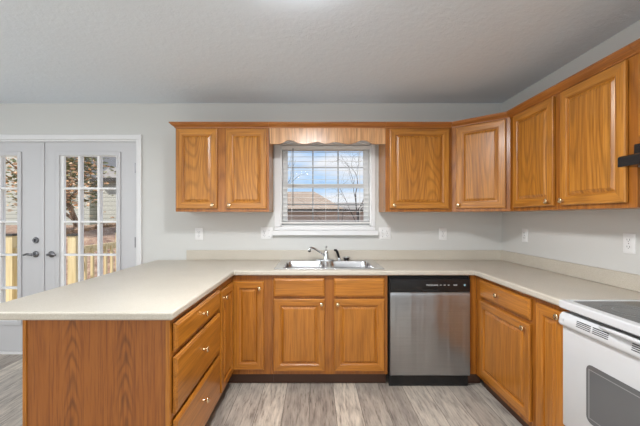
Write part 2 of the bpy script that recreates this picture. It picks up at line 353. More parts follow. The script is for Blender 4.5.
def lever(par, x, z, sgn):
    Mx = Matrix.Translation((x, 0, z)) @ Matrix.Rotation(R(90), 4, 'X')
    l = obj('door_handle', MB().lathe([(.030, 0), (.031, .006), (.026, .012), (.012, .016), (.011, .05), (.014, .052)], 20, Mx), pewter, par)
    m = MB().tube([(x, -.048, z), (x + sgn * .018, -.056, z + .004), (x + sgn * .04, -.056, z + .007), (x + sgn * .06, -.054, z + .001), (x + sgn * .078, -.05, z - .004)], [.012, .012, .011, .010, .008], 10)
    h = obj('lever', m, pewter, l); return l
lever(d1, .068, .965, 1); lever(d2, .812, .965, -1)
Mx = Matrix.Translation((.812, 0, 1.10)) @ Matrix.Rotation(R(90), 4, 'X')
obj('deadbolt', MB().lathe([(.030, 0), (.030, .008), (.024, .014), (.024, .016)], 20, Mx).box(.808, .816, -.034, -.014, 1.085, 1.115), pewter, d2)
for i, z in enumerate((1.80, 1.08, .30)):
    hm = MB(); hm.tube([(.893, -.004, z - .05), (.893, -.004, z + .05)], .006, 10); hm.lathe([(.002, 0), (.005, .004), (.002, .008)], 10, Matrix.Translation((.893, -.004, z + .05)))
    hm.box(.872, .889, -.0025, -.0004, z - .05, z + .05)
    obj('hinge', hm, pewter, d1)

# ------------------------------------------------------------------ kitchen window
wn = sempty('window_1', (0, WY, 0), 'white double hung kitchen window over the sink')
c = MB(); k = .057
c.box(WX0 - k, WX0, -.016, 0, 1.232, WZ1 + k); c.box(WX1, WX1 + k - .02, -.016, 0, 1.232, WZ1 + k); c.box(WX0, WX1, -.016, 0, WZ1, WZ1 + k)
obj('window_casing', c, white_m, wn, bevel=.003)
obj('window_sill', MB().box(WX0 - k - .022, WX1 + k + .006, -.05, 0, 1.150, 1.198).box(WX0 - k, WX1 + k - .02, -.014, 0, 1.199, 1.231), white_m, wn, bevel=.006)
j = MB(); j.box(WX0, WX0 + .012, 0, T, WZ0, WZ1); j.box(WX1 - .012, WX1, 0, T, WZ0, WZ1); j.box(WX0, WX1, 0, T, WZ1 - .012, WZ1); j.box(WX0, WX1, 0, T, WZ0, WZ0 + .012)
obj('window_frame', j, vinyl_m, wn, smooth=False)
def sash(name, z0, z1, y):
    s = .048; x0, x1 = WX0 + .013, WX1 - .013
    m = MB().cells([x0, x0 + s, x1 - s, x1], [z0, z0 + s * .75, z1 - s * .75, z1], lambda x, z: not (x0 + s < x < x1 - s and z0 + s * .75 < z < z1 - s * .75), y, y + .03, P=lambda x, z, yy: (x, yy, z))
    sa = obj(name, m, vinyl_m, wn, bevel=.003)
    obj('glass_pane', MB().box(x0 + s, x1 - s, y + .014, y + .017, z0 + .036, z1 - .036), glass, sa, smooth=False)
    b = MB(); ww = (x1 - x0 - 2 * s) / 3
    for i in (1, 2): b.box(x0 + s + i * ww - .006, x0 + s + i * ww + .006, y + .008, y + .0135, z0 + .036, z1 - .036)
    zc = (z0 + z1) / 2; b.box(x0 + s, x1 - s, y + .009, y + .0125, zc - .006, zc + .006)
    obj('glazing_bars', b, mat('muntin_grey', (.45, .46, .48), .5) if 'muntin_grey' not in bpy.data.materials else bpy.data.materials['muntin_grey'], sa, smooth=False)
sash('upper_sash', 1.615, 2.017, .095); sash('lower_sash', 1.246, 1.650, .062)
# blind
bl = thing('window_blind', 'white horizontal slat blind hanging in the window above the sink', 'blind', ((WX0 + WX1) / 2, WY, 0))
hw = (WX1 - WX0) / 2 - .006
m = MB(); nsl = 16; zt, zb = 1.965, 1.275
for i in range(nsl):
    z = zb + .018 + (zt - zb - .03) * i / (nsl - 1); t = R(6)
    dx, dz = .020 * math.cos(t), .020 * math.sin(t)
    m.add([(-hw, .028 - dx, z - dz), (hw, .028 - dx, z - dz), (hw, .028, z + .0012), (-hw, .028, z + .0012), (hw, .028 + dx, z + dz), (-hw, .028 + dx, z + dz),
           (-hw, .028 - dx, z - dz - .0014), (hw, .028 - dx, z - dz - .0014), (hw, .028, z - .0002), (-hw, .028, z - .0002), (hw, .028 + dx, z + dz - .0014), (-hw, .028 + dx, z + dz - .0014)],
          [(0, 1, 2, 3), (3, 2, 4, 5), (7, 6, 9, 8), (8, 9, 11, 10), (0, 6, 7, 1), (5, 4, 10, 11), (0, 3, 9, 6), (3, 5, 11, 9), (1, 7, 8, 2), (2, 8, 10, 4)])
obj('slats', m, blind_m, bl, smooth=False)
obj('headrail', MB().box(-hw, hw, -.004, .055, 1.975, 2.012), blind_m, bl, bevel=.002)
obj('bottom_rail', MB().box(-hw, hw, .006, .05, 1.262, 1.278), blind_m, bl, bevel=.003)
for x in (-hw + .10, 0, hw - .10):
    obj('ladder_cord', MB().tube([(x, .004, 1.27), (x, .004, 1.98)], .0012, 5).tube([(x, .052, 1.27), (x, .052, 1.98)], .0012, 5), blind_m, bl)
obj('tilt_wand', MB().tube([(-.315, -.012, 1.985), (-.315, -.014, 1.43)], .0035, 8), wand_m, bl)

# ================================================================== cabinets
def rect(x0, x1, z0, z1, y): return [(x0, y, z0), (x1, y, z0), (x1, y, z1), (x0, y, z1)]
def front_mesh(w, h, panel=True, fr=.058, th=.02):
    """raised panel door / plain slab drawer front; material 0 vertical grain, 1 horizontal grain, 2 panel"""
    if panel:
        prof = [(0, -.004), (0, -th + .004), (.003, -th + .001), (.006, -th), (fr - .009, -th), (fr - .006, -th + .003), (fr - .002, -th + .004), (fr - .001, -th + .011), (fr + .003, -th + .012),
                (fr + .020, -th + .004), (fr + .0215, -th + .0015)]
    else: prof = [(0, -.004), (0, -th + .008), (.004, -th + .004), (.010, -th + .003), (.014, -th)]
    loops = [rect(i, w - i, i, h - i, y) for i, y in prof]
    if panel:
        mis = [[1, 0, 1, 0] if i < 8 else [2] * 4 for i in range(len(loops) - 1)]; mis.append([2])
    else: mis = [[1] * 4] * len(loops)
    return MB().rings(loops, 1, True, True, mis)
def knob(par, x, z, y=-.02):
    Mx = Matrix.Translation((x, y, z)) @ Matrix.Rotation(R(90), 4, 'X')
    return obj('knob', MB().lathe([(.0075, 0), (.0065, .004), (.005, .011), (.008, .015), (.0145, .018), (.0165, .022), (.0155, .026), (.010, .029), (.003, .030)], 18, Mx), knob_m, par, angle=60)
def fronts(root, items, base=True, ox=0, rot=0, oy=0):
    V, Hh, P = (oakb_v, oakb_h, oakb_p) if base else (oak_v, oak_h, oak_p)
    for kind, x0, x1, z0, z1, kn in items:
        M = Matrix.Rotation(rot, 4, 'Z') @ Vector((x0, 0, 0))
        o = obj(kind, front_mesh(x1 - x0, z1 - z0, 'door' in kind), [V, Hh, P], root, (ox + M.x, oy + M.y - 0.0, z0), (0, 0, rot), smooth=False)
        if kn: knob(o, kn[0] - x0, kn[1] - z0)
def frame_mesh(W, z0, z1, items, th=.019, lap=.012):
    xs = [0, W]; zs = [z0, z1]; holes = []
    for _, a, b, c_, d, _k in items: holes.append((a + lap, b - lap, c_ + lap, d - lap)); xs += [a + lap, b - lap]; zs += [c_ + lap, d - lap]
    return MB().cells(xs, zs, lambda x, z: not any(a < x < b and c_ < z < d for a, b, c_, d in holes), .0005, th, P=lambda x, z, y: (x, y, z))
def carcass(W, D, z0, z1, top=True, t=.016, y0=.0195):
    m = MB(); m.box(.001, t, y0, D, z0, z1); m.box(W - t, W - .001, y0, D, z0, z1); m.box(t, W - t, D - .006, D, z0, z1); m.box(t, W - t, y0, D - .006, z0, z0 + t)
    if top: m.box(t, W - t, y0, D - .006, z1 - t, z1)
    return m
BZ0, BZ1 = .10, .874
def base_cab(name, label, loc, rotz, W, D, items, group='oak base cabinets'):
    r = thing(name, label, 'cabinet', loc, rotz, group)
    obj('carcass', carcass(W, D, BZ0, BZ1, False), [oak_in], r, smooth=False)
    obj('face_frame', frame_mesh(W, BZ0, BZ1, items), oakb_fr, r, smooth=False)
    fronts(r, items)
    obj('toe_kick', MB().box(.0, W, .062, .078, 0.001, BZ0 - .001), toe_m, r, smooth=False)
    return r
FY = 2.575; FXR = 1.262; FXL = -.642
# sink base
x0, x1 = -.326, .570
def bx(px): return (px - 314.5) / 129.2 - x0
base_cab('sink_base_cabinet', 'oak base cabinet with two doors and two false drawer fronts under the sink', (x0, FY, 0), 0, x1 - x0 - .001, .585, [
    ('drawer_front', bx(273.6), bx(324.6), .708, .850, None), ('drawer_front', bx(334), bx(384.8), .708, .850, None),
    ('door', bx(273.6), bx(324.6), .130, .690, (bx(321.4), .654)), ('door', bx(334), bx(384.8), .130, .690, (bx(337.6), .654))])
# left corner cabinet: two leaves
def cx(px): return (px - 314.5) / 129.2 - FXL
cc = thing('corner_base_cabinet', 'oak corner base cabinet between peninsula drawers and sink cabinet, two narrow doors', 'cabinet', (FXL, FY, 0), 0, 'oak base cabinets')
wA = x0 - FXL - .001; itA = [('door', .008, cx(263.6), .140, .826, (cx(259.3), .775))]
ca = carcass(wA, .585, BZ0, BZ1, False); obj('carcass', ca, [oak_in], cc, smooth=False)
obj('face_frame', frame_mesh(wA, BZ0, BZ1, itA), oakb_fr, cc, smooth=False); fronts(cc, itA)
Lc = FY - 2.19
itB = [('door', .030, .345, .140, .826, (.075, .775))]
obj('face_frame', frame_mesh(Lc - .001, BZ0, BZ1, itB), oakb_fr, cc, (0, -Lc + .001, 0), (0, 0, R(90)), smooth=False)
fronts(cc, itB, rot=R(90), oy=-Lc)
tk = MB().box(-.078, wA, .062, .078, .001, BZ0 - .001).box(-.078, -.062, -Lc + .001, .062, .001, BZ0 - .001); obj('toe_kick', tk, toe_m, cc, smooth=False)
# peninsula drawer cabinet
PY0, PY1 = 1.475, 2.19
pc = thing('peninsula_drawer_cabinet', 'oak base cabinet with three drawers at the near end of the peninsula', 'cabinet', (FXL, PY0, 0), R(90), 'oak base cabinets')
PW = PY1 - PY0; dI = [('drawer', .012, PW - .008, .720, .848, (PW / 2 + .02, .785)), ('drawer', .012, PW - .008, .438, .694, (PW / 2 + .02, .585)), ('drawer', .012, PW - .008, .135, .410, (PW / 2 + .02, .300))]
obj('carcass', carcass(PW - .001, .60, BZ0, BZ1, False, y0=.0195), [oak_in], pc, smooth=False)
obj('face_frame', frame_mesh(PW - .001, BZ0, BZ1, dI), oakb_fr, pc, smooth=False)
for i, it in enumerate(dI):
    fronts(pc, [it])
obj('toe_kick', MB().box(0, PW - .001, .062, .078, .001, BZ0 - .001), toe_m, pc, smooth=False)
# end panel facing the camera and back panel (stand on the floor)
obj('end_panel', MB().box(0, (.648 - .014), 0, .006, .001, .874), oak_end, pc, (-.008, .634 + .001, 0), (0, 0, R(-90)), smooth=False)
obj('corner_stile', MB().box(-.012, -.0005, -.0005, .018, .10, .874), oakb_v, pc, smooth=False)
obj('corner_moulding', MB().box(-.014, .004, .636, .653, .001, .874), oakb_v, pc, bevel=.004)
obj('back_panel', MB().box(.004, WY - PY0 - .002, .619, .635, .001, .874), oak_end, pc, smooth=False)
# filler between dishwasher and right corner
f = obj('filler_panel', MB().box(1.2145, FXR - .001, FY, FY + .019, BZ0, BZ1).box(1.2145, FXR + .06, FY + .06, FY + .075, .001, BZ0 - .001, 1), [oakb_fr, toe_m], smooth=False)
tag(f, 'narrow oak filler strip between the dishwasher and the right corner', 'panel')
# right run
Y1 = 1.872; W1 = FY - Y1
def ry(px): return FY - 330 * (FXR - .02) / (px - 314.5)
base_cab('drawer_base_cabinet', 'oak base cabinet with one drawer over a door, right of the dishwasher corner', (FXR, FY, 0), R(-90), W1 - .001, .530, [
    ('drawer', ry(479.2), ry(529), .728, .852, (ry(498), .796)), ('door', ry(479.2), ry(529), .140, .702, (ry(529) - .035, .672))])
Y2 = 1.638; W2 = Y1 - Y2
base_cab('narrow_base_cabinet', 'narrow oak base cabinet with a single tall door beside the stove', (FXR, Y1, 0), R(-90), W2 - .002, .530, [
    ('door', Y1 - 1.855, W2 - .010, .135, .846, (W2 - .030, .822))])

# countertop ------------------------------------------------------------------
CE = 2.537; CX = 1.230; PX = -.618; PL = -1.515; PY = 1.437
SX0, SX1, SY0, SY1 = -.272, .508, 2.615, 3.075   # sink cut-out
def inc(x, y):
    if SX0 < x < SX1 and SY0 < y < SY1: return False
    return y > CE or x < PX or (x > CX and y > Y2)
ct = thing('countertop', 'beige speckled laminate countertop running round three sides with peninsula', 'countertop', (0, 0, 0))
obj('worktop', MB().cells([PL, PX, SX0, SX1, CX, WX - .001], [PY, Y2, CE, SY0, SY1, WY - .001], inc, .8755, .914), lam, ct, bevel=.011, segs=4)
BS0, BS1 = .9145, 1.008
obj('backsplash', MB().cells([-1.225, WX - .021, WX - .001], [Y2, WY - .021, WY - .001], lambda x, y: y > WY - .021 or x > WX - .021, BS0, BS1), lam, ct, bevel=.004)

# sink -------------------------------------------------------------------------
def rrect(x0, x1, y0, y1, r, z, n=5):
    out = []
    for cx_, cy_, a0 in ((x1 - r, y1 - r, 0), (x0 + r, y1 - r, 90), (x0 + r, y0 + r, 180), (x1 - r, y0 + r, 270)):
        for i in range(n + 1): a = R(a0 + 90 * i / n); out.append((cx_ + r * math.cos(a), cy_ + r * math.sin(a), z))
    return out
sk = thing('double_bowl_sink', 'stainless steel double bowl drop in sink in the countertop below the window', 'sink', (0, 0, 0))
RX0, RX1, RY0, RY1 = -.318, .552, 2.592, 3.140
bowls = [(-.255, .092, 2.630, 3.045), (.132, .490, 2.630, 3.045)]
xs = [RX0, RX1] + [v for b in bowls for v in b[:2]]; ys = [RY0, RY1, 2.630, 3.045]
rim = MB().cells(xs, ys, lambda x, y: not any(b[0] < x < b[1] and b[2] < y < b[3] for b in bowls), .9145, .9205)
obj('rim', rim, sink_m, sk, bevel=.0025)
for b in bowls:
    loops = []
    for ins, z, r in ((-.004, .9209, .02), (0, .9212, .035), (.006, .914, .045), (.012, .86, .05), (.018, .76, .055), (.045, .735, .06), (.10, .732, .06)):
        loops.append(rrect(b[0] + ins, b[1] - ins, b[2] + ins, b[3] - ins, r, z))
    mb = MB(); mb.rings(loops, 0, False, True)
    bo = obj('bowl', mb, sink_m, sk, angle=60)
    cxx, cyy = (b[0] + b[1]) / 2, (b[2] + b[3]) / 2
    obj('drain', MB().lathe([(.045, .7325), (.045, .736), (.036, .7345), (.015, .734)], 20, Matrix.Translation((cxx, cyy, 0))), chrome, bo)
fa = thing('kitchen_faucet', 'chrome single handle faucet with its spout turned left behind the sink', 'faucet', (.108, 3.095, .9208))
obj('base_plate', MB().rings([rrect(-.10, .075, -.028, .028, .026, 0), rrect(-.10, .075, -.028, .028, .026, .006), rrect(-.092, .067, -.022, .022, .02, .011)]), chrome, fa)
obj('faucet_body', MB().lathe([(.026, .011), (.024, .03), (.023, .06), (.021, .075), (.014, .09), (.006, .096)], 20), chrome, fa, angle=60)
obj('spout', MB().tube([(-.008, -.008, .042), (-.04, -.03, .068), (-.09, -.062, .103), (-.115, -.078, .120), (-.13, -.088, .124), (-.148, -.098, .120), (-.153, -.1, .112), (-.154, -.1, .102)], [.011, .010, .0095, .0095, .0095, .010, .011, .011], 12), chrome, fa, angle=60)
obj('aerator', MB().tube([(-.154, -.1, .102), (-.154, -.1, .088)], .0125, 12), black_m, fa)
obj('handle', MB().tube([(0, 0, .094), (0, 0, .118)], .004, 10).lathe([(.003, .116), (.011, .120), (.013, .126), (.009, .132), (.002, .134)], 16), chrome, fa, angle=60)
sp = thing('side_sprayer', 'black side sprayer leaning in its holder just right of the faucet', 'sprayer', (.232, 3.095, .9208))
obj('holder', MB().lathe([(.022, 0), (.022, .004), (.014, .010), (.013, .02)], 16), chrome, sp)
obj('spray_head', MB().tube([(0, 0, .02), (-.010, -.004, .05), (-.022, -.008, .082), (-.032, -.014, .094), (-.046, -.024, .096)], [.010, .012, .013, .0125, .010], 12), black_m, sp, angle=60)
ss = thing('sink_strainer', 'small round dark sink strainer standing on the sink ledge right of the sprayer', 'strainer', (.298, 3.095, .9208))
obj('basket', MB().lathe([(.018, 0), (.022, .004), (.027, .016), (.030, .022)], 20), black_m, ss, angle=60)
obj('strainer_rim', MB().lathe([(.030, .022), (.038, .026), (.039, .031), (.033, .033), (.020, .030), (.008, .034), (.003, .038)], 20), chrome, ss, angle=60)

# dishwasher ---------------------------------------------------------------------
dw = thing('dishwasher', 'stainless steel dishwasher with black control panel between oak base cabinets', 'dishwasher', (.5735, FY, 0))
DWW = .638
obj('cabinet_body', MB().box(.008, DWW - .008, .004, .56, .101, .862), black_matte, dw, smooth=False)
dp = [(.0, .100), (-.022, .100), (-.026, .104), (-.030, .112), (-.030, .72), (-.027, .742), (-.022, .746), (.0, .746)]
obj('steel_door', MB().prism(dp, .012, DWW - .012, 'x'), steel, dw, angle=50)
pp = [(.003, .748), (-.026, .748), (-.030, .756), (-.030, .838), (-.022, .848), (.003, .848)]
cp = obj('control_panel', MB().prism(pp, .012, DWW - .012, 'x'), black_m, dw, bevel=.002)
obj('pocket_handle', MB().box(.26, .38, -.0325, -.0302, .7535, .767), black_matte, cp, bevel=.001)
text('brand_lettering', 'FRIGIDAIRE', .018, label_m, (.335, -.0304, .800), (R(90), 0, 0), cp)
for x in (.40, .43, .46, .505, .52):
    obj('button', MB().box(x - .007, x + .007, -.0322, -.0301, .799, .804), label_m, cp, smooth=False)
obj('badge', MB().lathe([(.008, 0), (.008, .001)], 14, Matrix.Translation((.585, -.0302, .802)) @ Matrix.Rotation(R(90), 4, 'X')), mat('pale_blue_badge', (.35, .55, .65), .4), cp)
obj('kick_plate', MB().box(.010, DWW - .010, .012, .028, .004, .099), black_m, dw, smooth=False)

# range ---------------------------------------------------------------------------
RYs, RYe = 1.632, .872; RW = RYs - RYe
rg = thing('electric_range', 'white electric range with black glass cooktop at the right edge', 'stove', (1.217, RYs, 0), R(-90))
# local: x towards camera, y into the right wall, z up
obj('range_body', MB().box(.004, RW - .004, .045, .560, .10, .872), enamel, rg, smooth=False)
obj('cooktop_frame', MB().cells([0, .03, RW - .03, RW], [-.012, .035, .50, .568], lambda x, y: not (.03 < x < RW - .03 and .035 < y < .50), .882, .921), enamel, rg, bevel=.008, segs=3)
obj('gap_shadow', MB().box(.01, RW - .01, .016, .56, .8725, .8815), black_matte, rg, smooth=False)
gl = obj('glass_cooktop', MB().box(.0305, RW - .0305, .0355, .4995, .885, .9185), cook_glass, rg, smooth=False)
for (x, y, r) in ((.20, .16, .105), (.20, .38, .08), (.56, .16, .08), (.56, .38, .105)):
    for rr in (r, r * .62):
        n = 40; vs = []; fs = []
        for j in range(n):
            a = 2 * math.pi * j / n
            for q, z in ((rr, .9187), (rr - .0025, .9187), (rr - .0025, .9192), (rr, .9192)): vs.append((x + q * math.cos(a), y + q * math.sin(a), z))
        for j in range(n):
            for q in range(4): fs.append((4 * j + q, 4 * ((j + 1) % n) + q, 4 * ((j + 1) % n) + (q + 1) % 4, 4 * j + (q + 1) % 4))
        obj('burner_ring', MB().add(vs, fs), ring_m, gl)
obj('control_backguard', MB().prism([(.505, .9215), (.568, .9215), (.568, 1.12), (.54, 1.12)], .0, RW, 'x'), enamel, rg, bevel=.008)
# door
z0, z1 = .30, .862
dprof = [(.018, z0), (-.010, z0), (-.018, z0 + .01), (-.018, .792), (-.034, .800), (-.040, .812), (-.034, .848), (-.020, .862), (.018, .862)]
gx0, gx1, gz0, gz1 = .147, RW - .147, .412, .671
od = obj('oven_door', MB().prism(dprof, .003, RW - .003, 'x'), enamel, rg, (0, .026, 0), bevel=.003, angle=50)
def rrv(x0, x1, z0, z1, r, y): return [(a, y, b) for a, b, _ in rrect(x0, x1, z0, z1, r, 0)]
obj('oven_window', MB().rings([rrv(gx0, gx1, gz0, gz1, .028, -.0185), rrv(gx0, gx1, gz0, gz1, .028, -.0205)]), oven_glass, od)
obj('window_inner_frame', MB().cells([gx0 + .012, gx0 + .018, gx1 - .018, gx1 - .012], [gz0 + .02, gz0 + .024, gz1 - .024, gz1 - .02], lambda x, z: not (gx0 + .018 < x < gx1 - .018 and gz0 + .024 < z < gz1 - .024), -.0207, -.0209, P=lambda x, z, y: (x, y, z)), oven_frame, od, smooth=False)
# vent slots in three groups on the sloping top strip of the door
for gx in (.112, .200, .378, .466):
    for k in range(4):
        z = .823 + k * .0078; yy = -.040 + (z - .812) * (.006 / .036)
        obj('vent_slot', MB().box(gx, gx + .077, yy - .0012, yy + .002, z, z + .0032), slot_m, od, smooth=False)
obj('door_badge', MB().box(.028, .036, -.0402, -.037, .829, .834), label_m, od, smooth=False)
hp = [(.22, -.022, .858), (.27, -.044, .866), (.31, -.052, .869), (RW / 2, -.054, .870), (RW - .31, -.052, .869), (RW - .27, -.044, .866), (RW - .22, -.022, .858)]
obj('door_handle', MB().tube(hp, [.005, .007, .008, .008, .008, .007, .005], 12), enamel, od, angle=60)
obj('storage_drawer', MB().box(.003, RW - .003, .010, .0445, .10, .292), enamel, rg, bevel=.006)
for x in (.05, RW - .05):
    for y in (.06, .53): obj('foot', MB().lathe([(.018, 0.001), (.018, .02), (.012, .03), (.012, .099)], 12, Matrix.Translation((x, y, 0))), black_matte, rg)

# ------------------------------------------------------------------ upper cabinets
UZ0, UZ1 = 1.372, 2.112; UY = 2.862; UXR = 1.520; YD = 2.562; XD = 1.192; YE = 1.552
prof = [(0, 0), (.006, .0), (.008, .008), (.016, .014), (.030, .024), (.038, .034), (.042, .036), (.042, .044), (0, .044)]
path = [(-1.204, WY - .001), (-1.204, UY), (-.394, UY), (.615, UY), (XD, UY), (UXR, YD), (UXR, YE), (UXR, .78)]
def outn(a, b):
    d = Vector((b[0] - a[0], b[1] - a[1])).normalized(); return Vector((d.y, -d.x)).normalized()
def crown(i0, i1, root):
    inv = Matrix.Translation(root.location) @ Matrix.Rotation(root.rotation_euler.z, 4, 'Z'); inv = inv.inverted()
    loops = []
    for i in range(i0, i1 + 1):
        p = Vector(path[i]); ns = []
        if i > 0: ns.append(outn(path[i - 1], path[i]))
        if i < len(path) - 1: ns.append(outn(path[i], path[i + 1]))
        # path runs left wall -> front -> right: outward is on the room side
        n = sum(ns, Vector((0, 0))).normalized(); n = n / max(.3, n.dot(ns[0]))
        g = (.0006 if i == i0 and i0 > 0 else 0) - (.0006 if i == i1 else 0)
        d = Vector((path[min(i + 1, len(path) - 1)][0] - path[max(i - 1, 0)][0], path[min(i + 1, len(path) - 1)][1] - path[max(i - 1, 0)][1])).normalized()
        loops.append([inv @ Vector((p.x + n.x * (o + .0006) + d.x * g, p.y + n.y * (o + .0006) + d.y * g, 2.096 + z)) for o, z in prof])
    return obj('crown_moulding', MB().rings(loops), oak_dark, root, smooth=False)
def upper_cab(name, label, loc, rotz, W, items, z0=UZ0, D=.312, z1=UZ1):
    r = thing(name, label, 'cabinet', loc, rotz, 'oak wall cabinets')
    m = carcass(W, D, z0, z1, True); 
    obj('carcass', m, [oak_v], r, smooth=False)
    obj('face_frame', frame_mesh(W, z0, z1, items), oak_fr, r, smooth=False)
    fronts(r, items, False); return r
def ux(px, x0): return (px - 314.5) / 116.2 - x0
DT, DB = 2.088, 1.398
ul = upper_cab('wall_cabinet', 'oak two door wall cabinet left of the window', (-1.204, UY, 0), 0, .810, [
    ('door', ux(176.0, -1.204), ux(216.8, -1.204), DB, DT, (ux(212.6, -1.204), 1.428)), ('door', ux(225.6, -1.204), ux(266.4, -1.204), DB, DT, (ux(228.0, -1.204) + .012, 1.428))])
crown(0, 2, ul)
uc = upper_cab('wall_cabinet', 'oak single door wall cabinet right of the window', (.615, UY, 0), 0, XD - .615 - .002, [
    ('door', ux(390.0, .615), ux(449.6, .615), DB, DT, (ux(393.4, .615) + .005, 1.428))])
crown(3, 4, uc)
# diagonal corner cabinet
ud = thing('corner_wall_cabinet', 'diagonal oak wall cabinet in the corner with one door', 'cabinet', (XD, UY, 0), math.atan2(YD - UY, UXR - XD), 'oak wall cabinets')
inv = (Matrix.Translation(ud.location) @ Matrix.Rotation(ud.rotation_euler.z, 4, 'Z')).inverted()
pl = [(XD + .001, UY + .012), (UXR + .012, YD + .001), (WX - .001, YD + .001), (WX - .001, WY - .001), (XD + .001, WY - .001)]
pl = [(inv @ Vector((x, y, 0)))[:2] for x, y in pl]
pl[0] = (pl[0][0], .020); pl[1] = (pl[1][0], .020)
def shell(pts, z0, z1, t=.016):
    m = MB()
    m.prism(pts, z0, z0 + t); m.prism(pts, z1 - t, z1)
    for a, b in list(zip(pts, pts[1:] + pts[:1]))[1:]:
        d = (Vector(b) - Vector(a)).normalized(); n = Vector((-d.y, d.x)) * t
        m.prism([a, b, tuple(Vector(b) + n), tuple(Vector(a) + n)], z0 + t, z1 - t)
    return m
obj('carcass', shell(pl, UZ0, UZ1), oak_v, ud, smooth=False)
WD = math.hypot(YD - UY, UXR - XD); itd = [('door', .040, WD - .028, DB, DT, (.062, 1.428))]
obj('face_frame', frame_mesh(WD, UZ0, UZ1, itd), oak_fr, ud, smooth=False); fronts(ud, itd, False)
crown(4, 5, ud)
def uy(px): return YD - 330 * (UXR - .02) / (px - 314.5)
ur = upper_cab('wall_cabinet', 'oak two door wall cabinet on the right wall before the range hood', (UXR, YD, 0), R(-90), YD - YE - .001, [
    ('door', uy(512.5), uy(552.3), DB, DT, (uy(552.3) - .035, 1.428)), ('door', uy(559.5), uy(624.8), DB, DT, (uy(559.5) + .030, 1.428))], D=.275)
crown(5, 6, ur)
uh = upper_cab('wall_cabinet', 'short oak wall cabinet above the black range hood', (UXR, YE, 0), R(-90), .757, [
    ('door', .02, .365, 1.70, DT, (.335, 1.728)), ('door', .39, .737, 1.70, DT, (.42, 1.728))], z0=1.672, D=.275)
crown(6, 7, uh)
# valance over the window
va0, va1 = -.393, .614
pts = [(270, 143.9), (279.5, 143.9), (283, 142.6), (286, 140.6), (289.3, 139.9), (293, 140.5), (297, 142.4), (301, 143.6), (304.5, 143.9), (309, 143.4), (313, 142.3), (318, 141.6), (322, 142.8), (326.3, 143.9),
       (330.5, 142.8), (334.5, 141.6), (339.6, 142.3), (344, 143.4), (348.5, 143.9), (352, 143.6), (356, 142.4), (360, 140.5), (363.5, 139.9), (367, 140.6), (370, 142.6), (373.5, 143.9), (386, 143.9)]
poly = [(min(max((px - 314.5) / 115.4, va0), va1), H + (216.5 - py) / 115.4) for px, py in pts]
vl = thing('window_valance', 'scalloped oak valance board bridging the wall cabinets over the window', 'valance', (0, 0, 0))
obj('valance_board', MB().prism(poly + [(va1, 2.112), (va0, 2.112)], UY + .001, UY + .019, 'y'), oak_val, vl, smooth=False)
crown(2, 3, vl)

# range hood
hd = thing('range_hood', 'black range hood under the short cabinet above the stove', 'range hood', (WX, YE - .004, 0), R(-90))
obj('hood_shell', MB().prism([(-.001, 1.560), (-.001, 1.668), (-.303, 1.668), (-.303, 1.612), (-.372, 1.610), (-.380, 1.604), (-.380, 1.560)], .0, .748, 'x'), black_m, hd, bevel=.003)
obj('grease_filter', MB().box(.06, .69, -.34, -.06, 1.552, 1.559), mat('filter_metal', (.35, .35, .36), .4, 1), hd, smooth=False)
for i in range(2): obj('switch', MB().box(.30 + .06 * i, .33 + .06 * i, -.384, -.3805, 1.576, 1.590), black_matte, hd, smooth=False)

# ------------------------------------------------------------------ outlets
def outlet(name, label, cat, loc, rz, w=.075, kinds=('duplex',)):
    r = thing(name, label, cat, loc, rz, 'white wall plates above the counter')
    obj('cover_plate', MB().rings([rrv(-w / 2, w / 2, -.058, .058, .006, -.0005), rrv(-w / 2, w / 2, -.058, .058, .006, -.004), rrv(-w / 2 + .004, w / 2 - .004, -.054, .054, .005, -.006)]), plate_m, r)
    for i, kd in enumerate(kinds):
        cxp = (i - (len(kinds) - 1) / 2) * .046
        if kd == 'duplex':
            for z in (-.020, .020):
                s_ = obj('socket', MB().rings([rrv(cxp - .017, cxp + .017, z - .014, z + .014, .010, -.0055), rrv(cxp - .017, cxp + .017, z - .014, z + .014, .010, -.0075)]), plate_m, r)
                obj('socket_slots', MB().box(cxp - .009, cxp - .0065, -.0082, -.0076, z - .003, z + .007).box(cxp + .0065, cxp + .009, -.0082, -.0076, z - .003, z + .007).box(cxp - .002, cxp + .002, -.0082, -.0076, z - .010, z - .006), slot_m, s_, smooth=False)
        else:
            obj('switch_toggle', MB().box(cxp - .005, cxp + .005, -.016, -.0055, -.004, .012), plate_m, r, bevel=.001)
        for z in ((0,) if kd == 'duplex' else (-.03, .03)):
            obj('screw', MB().lathe([(.003, 0), (.003, .001)], 8, Matrix.Translation((cxp, -.006, z)) @ Matrix.Rotation(R(90), 4, 'X')), slot_m, r, smooth=False)
    return r
outlet('wall_outlet', 'white duplex outlet on the back wall left of the window, below the left cabinet', 'outlet', (-1.11, WY, 1.162), 0)
outlet('wall_switch_plate', 'white double plate at the left end of the window sill', 'switch plate', (-.459, WY, 1.168), 0, .116, ('duplex', 'toggle'))
outlet('wall_switch_plate', 'white double plate at the right end of the window sill', 'switch plate', (.676, WY, 1.168), 0, .116, ('toggle', 'duplex'))
outlet('wall_outlet', 'white duplex outlet on the back wall under the single door cabinet', 'outlet', (1.235, WY, 1.162), 0)
outlet('wall_outlet', 'white duplex outlet on the right wall near the corner', 'outlet', (WX, 2.82, 1.168), R(-90))
outlet('wall_outlet', 'white duplex outlet on the right wall nearest the stove', 'outlet', (WX, 1.885, 1.176), R(-90))

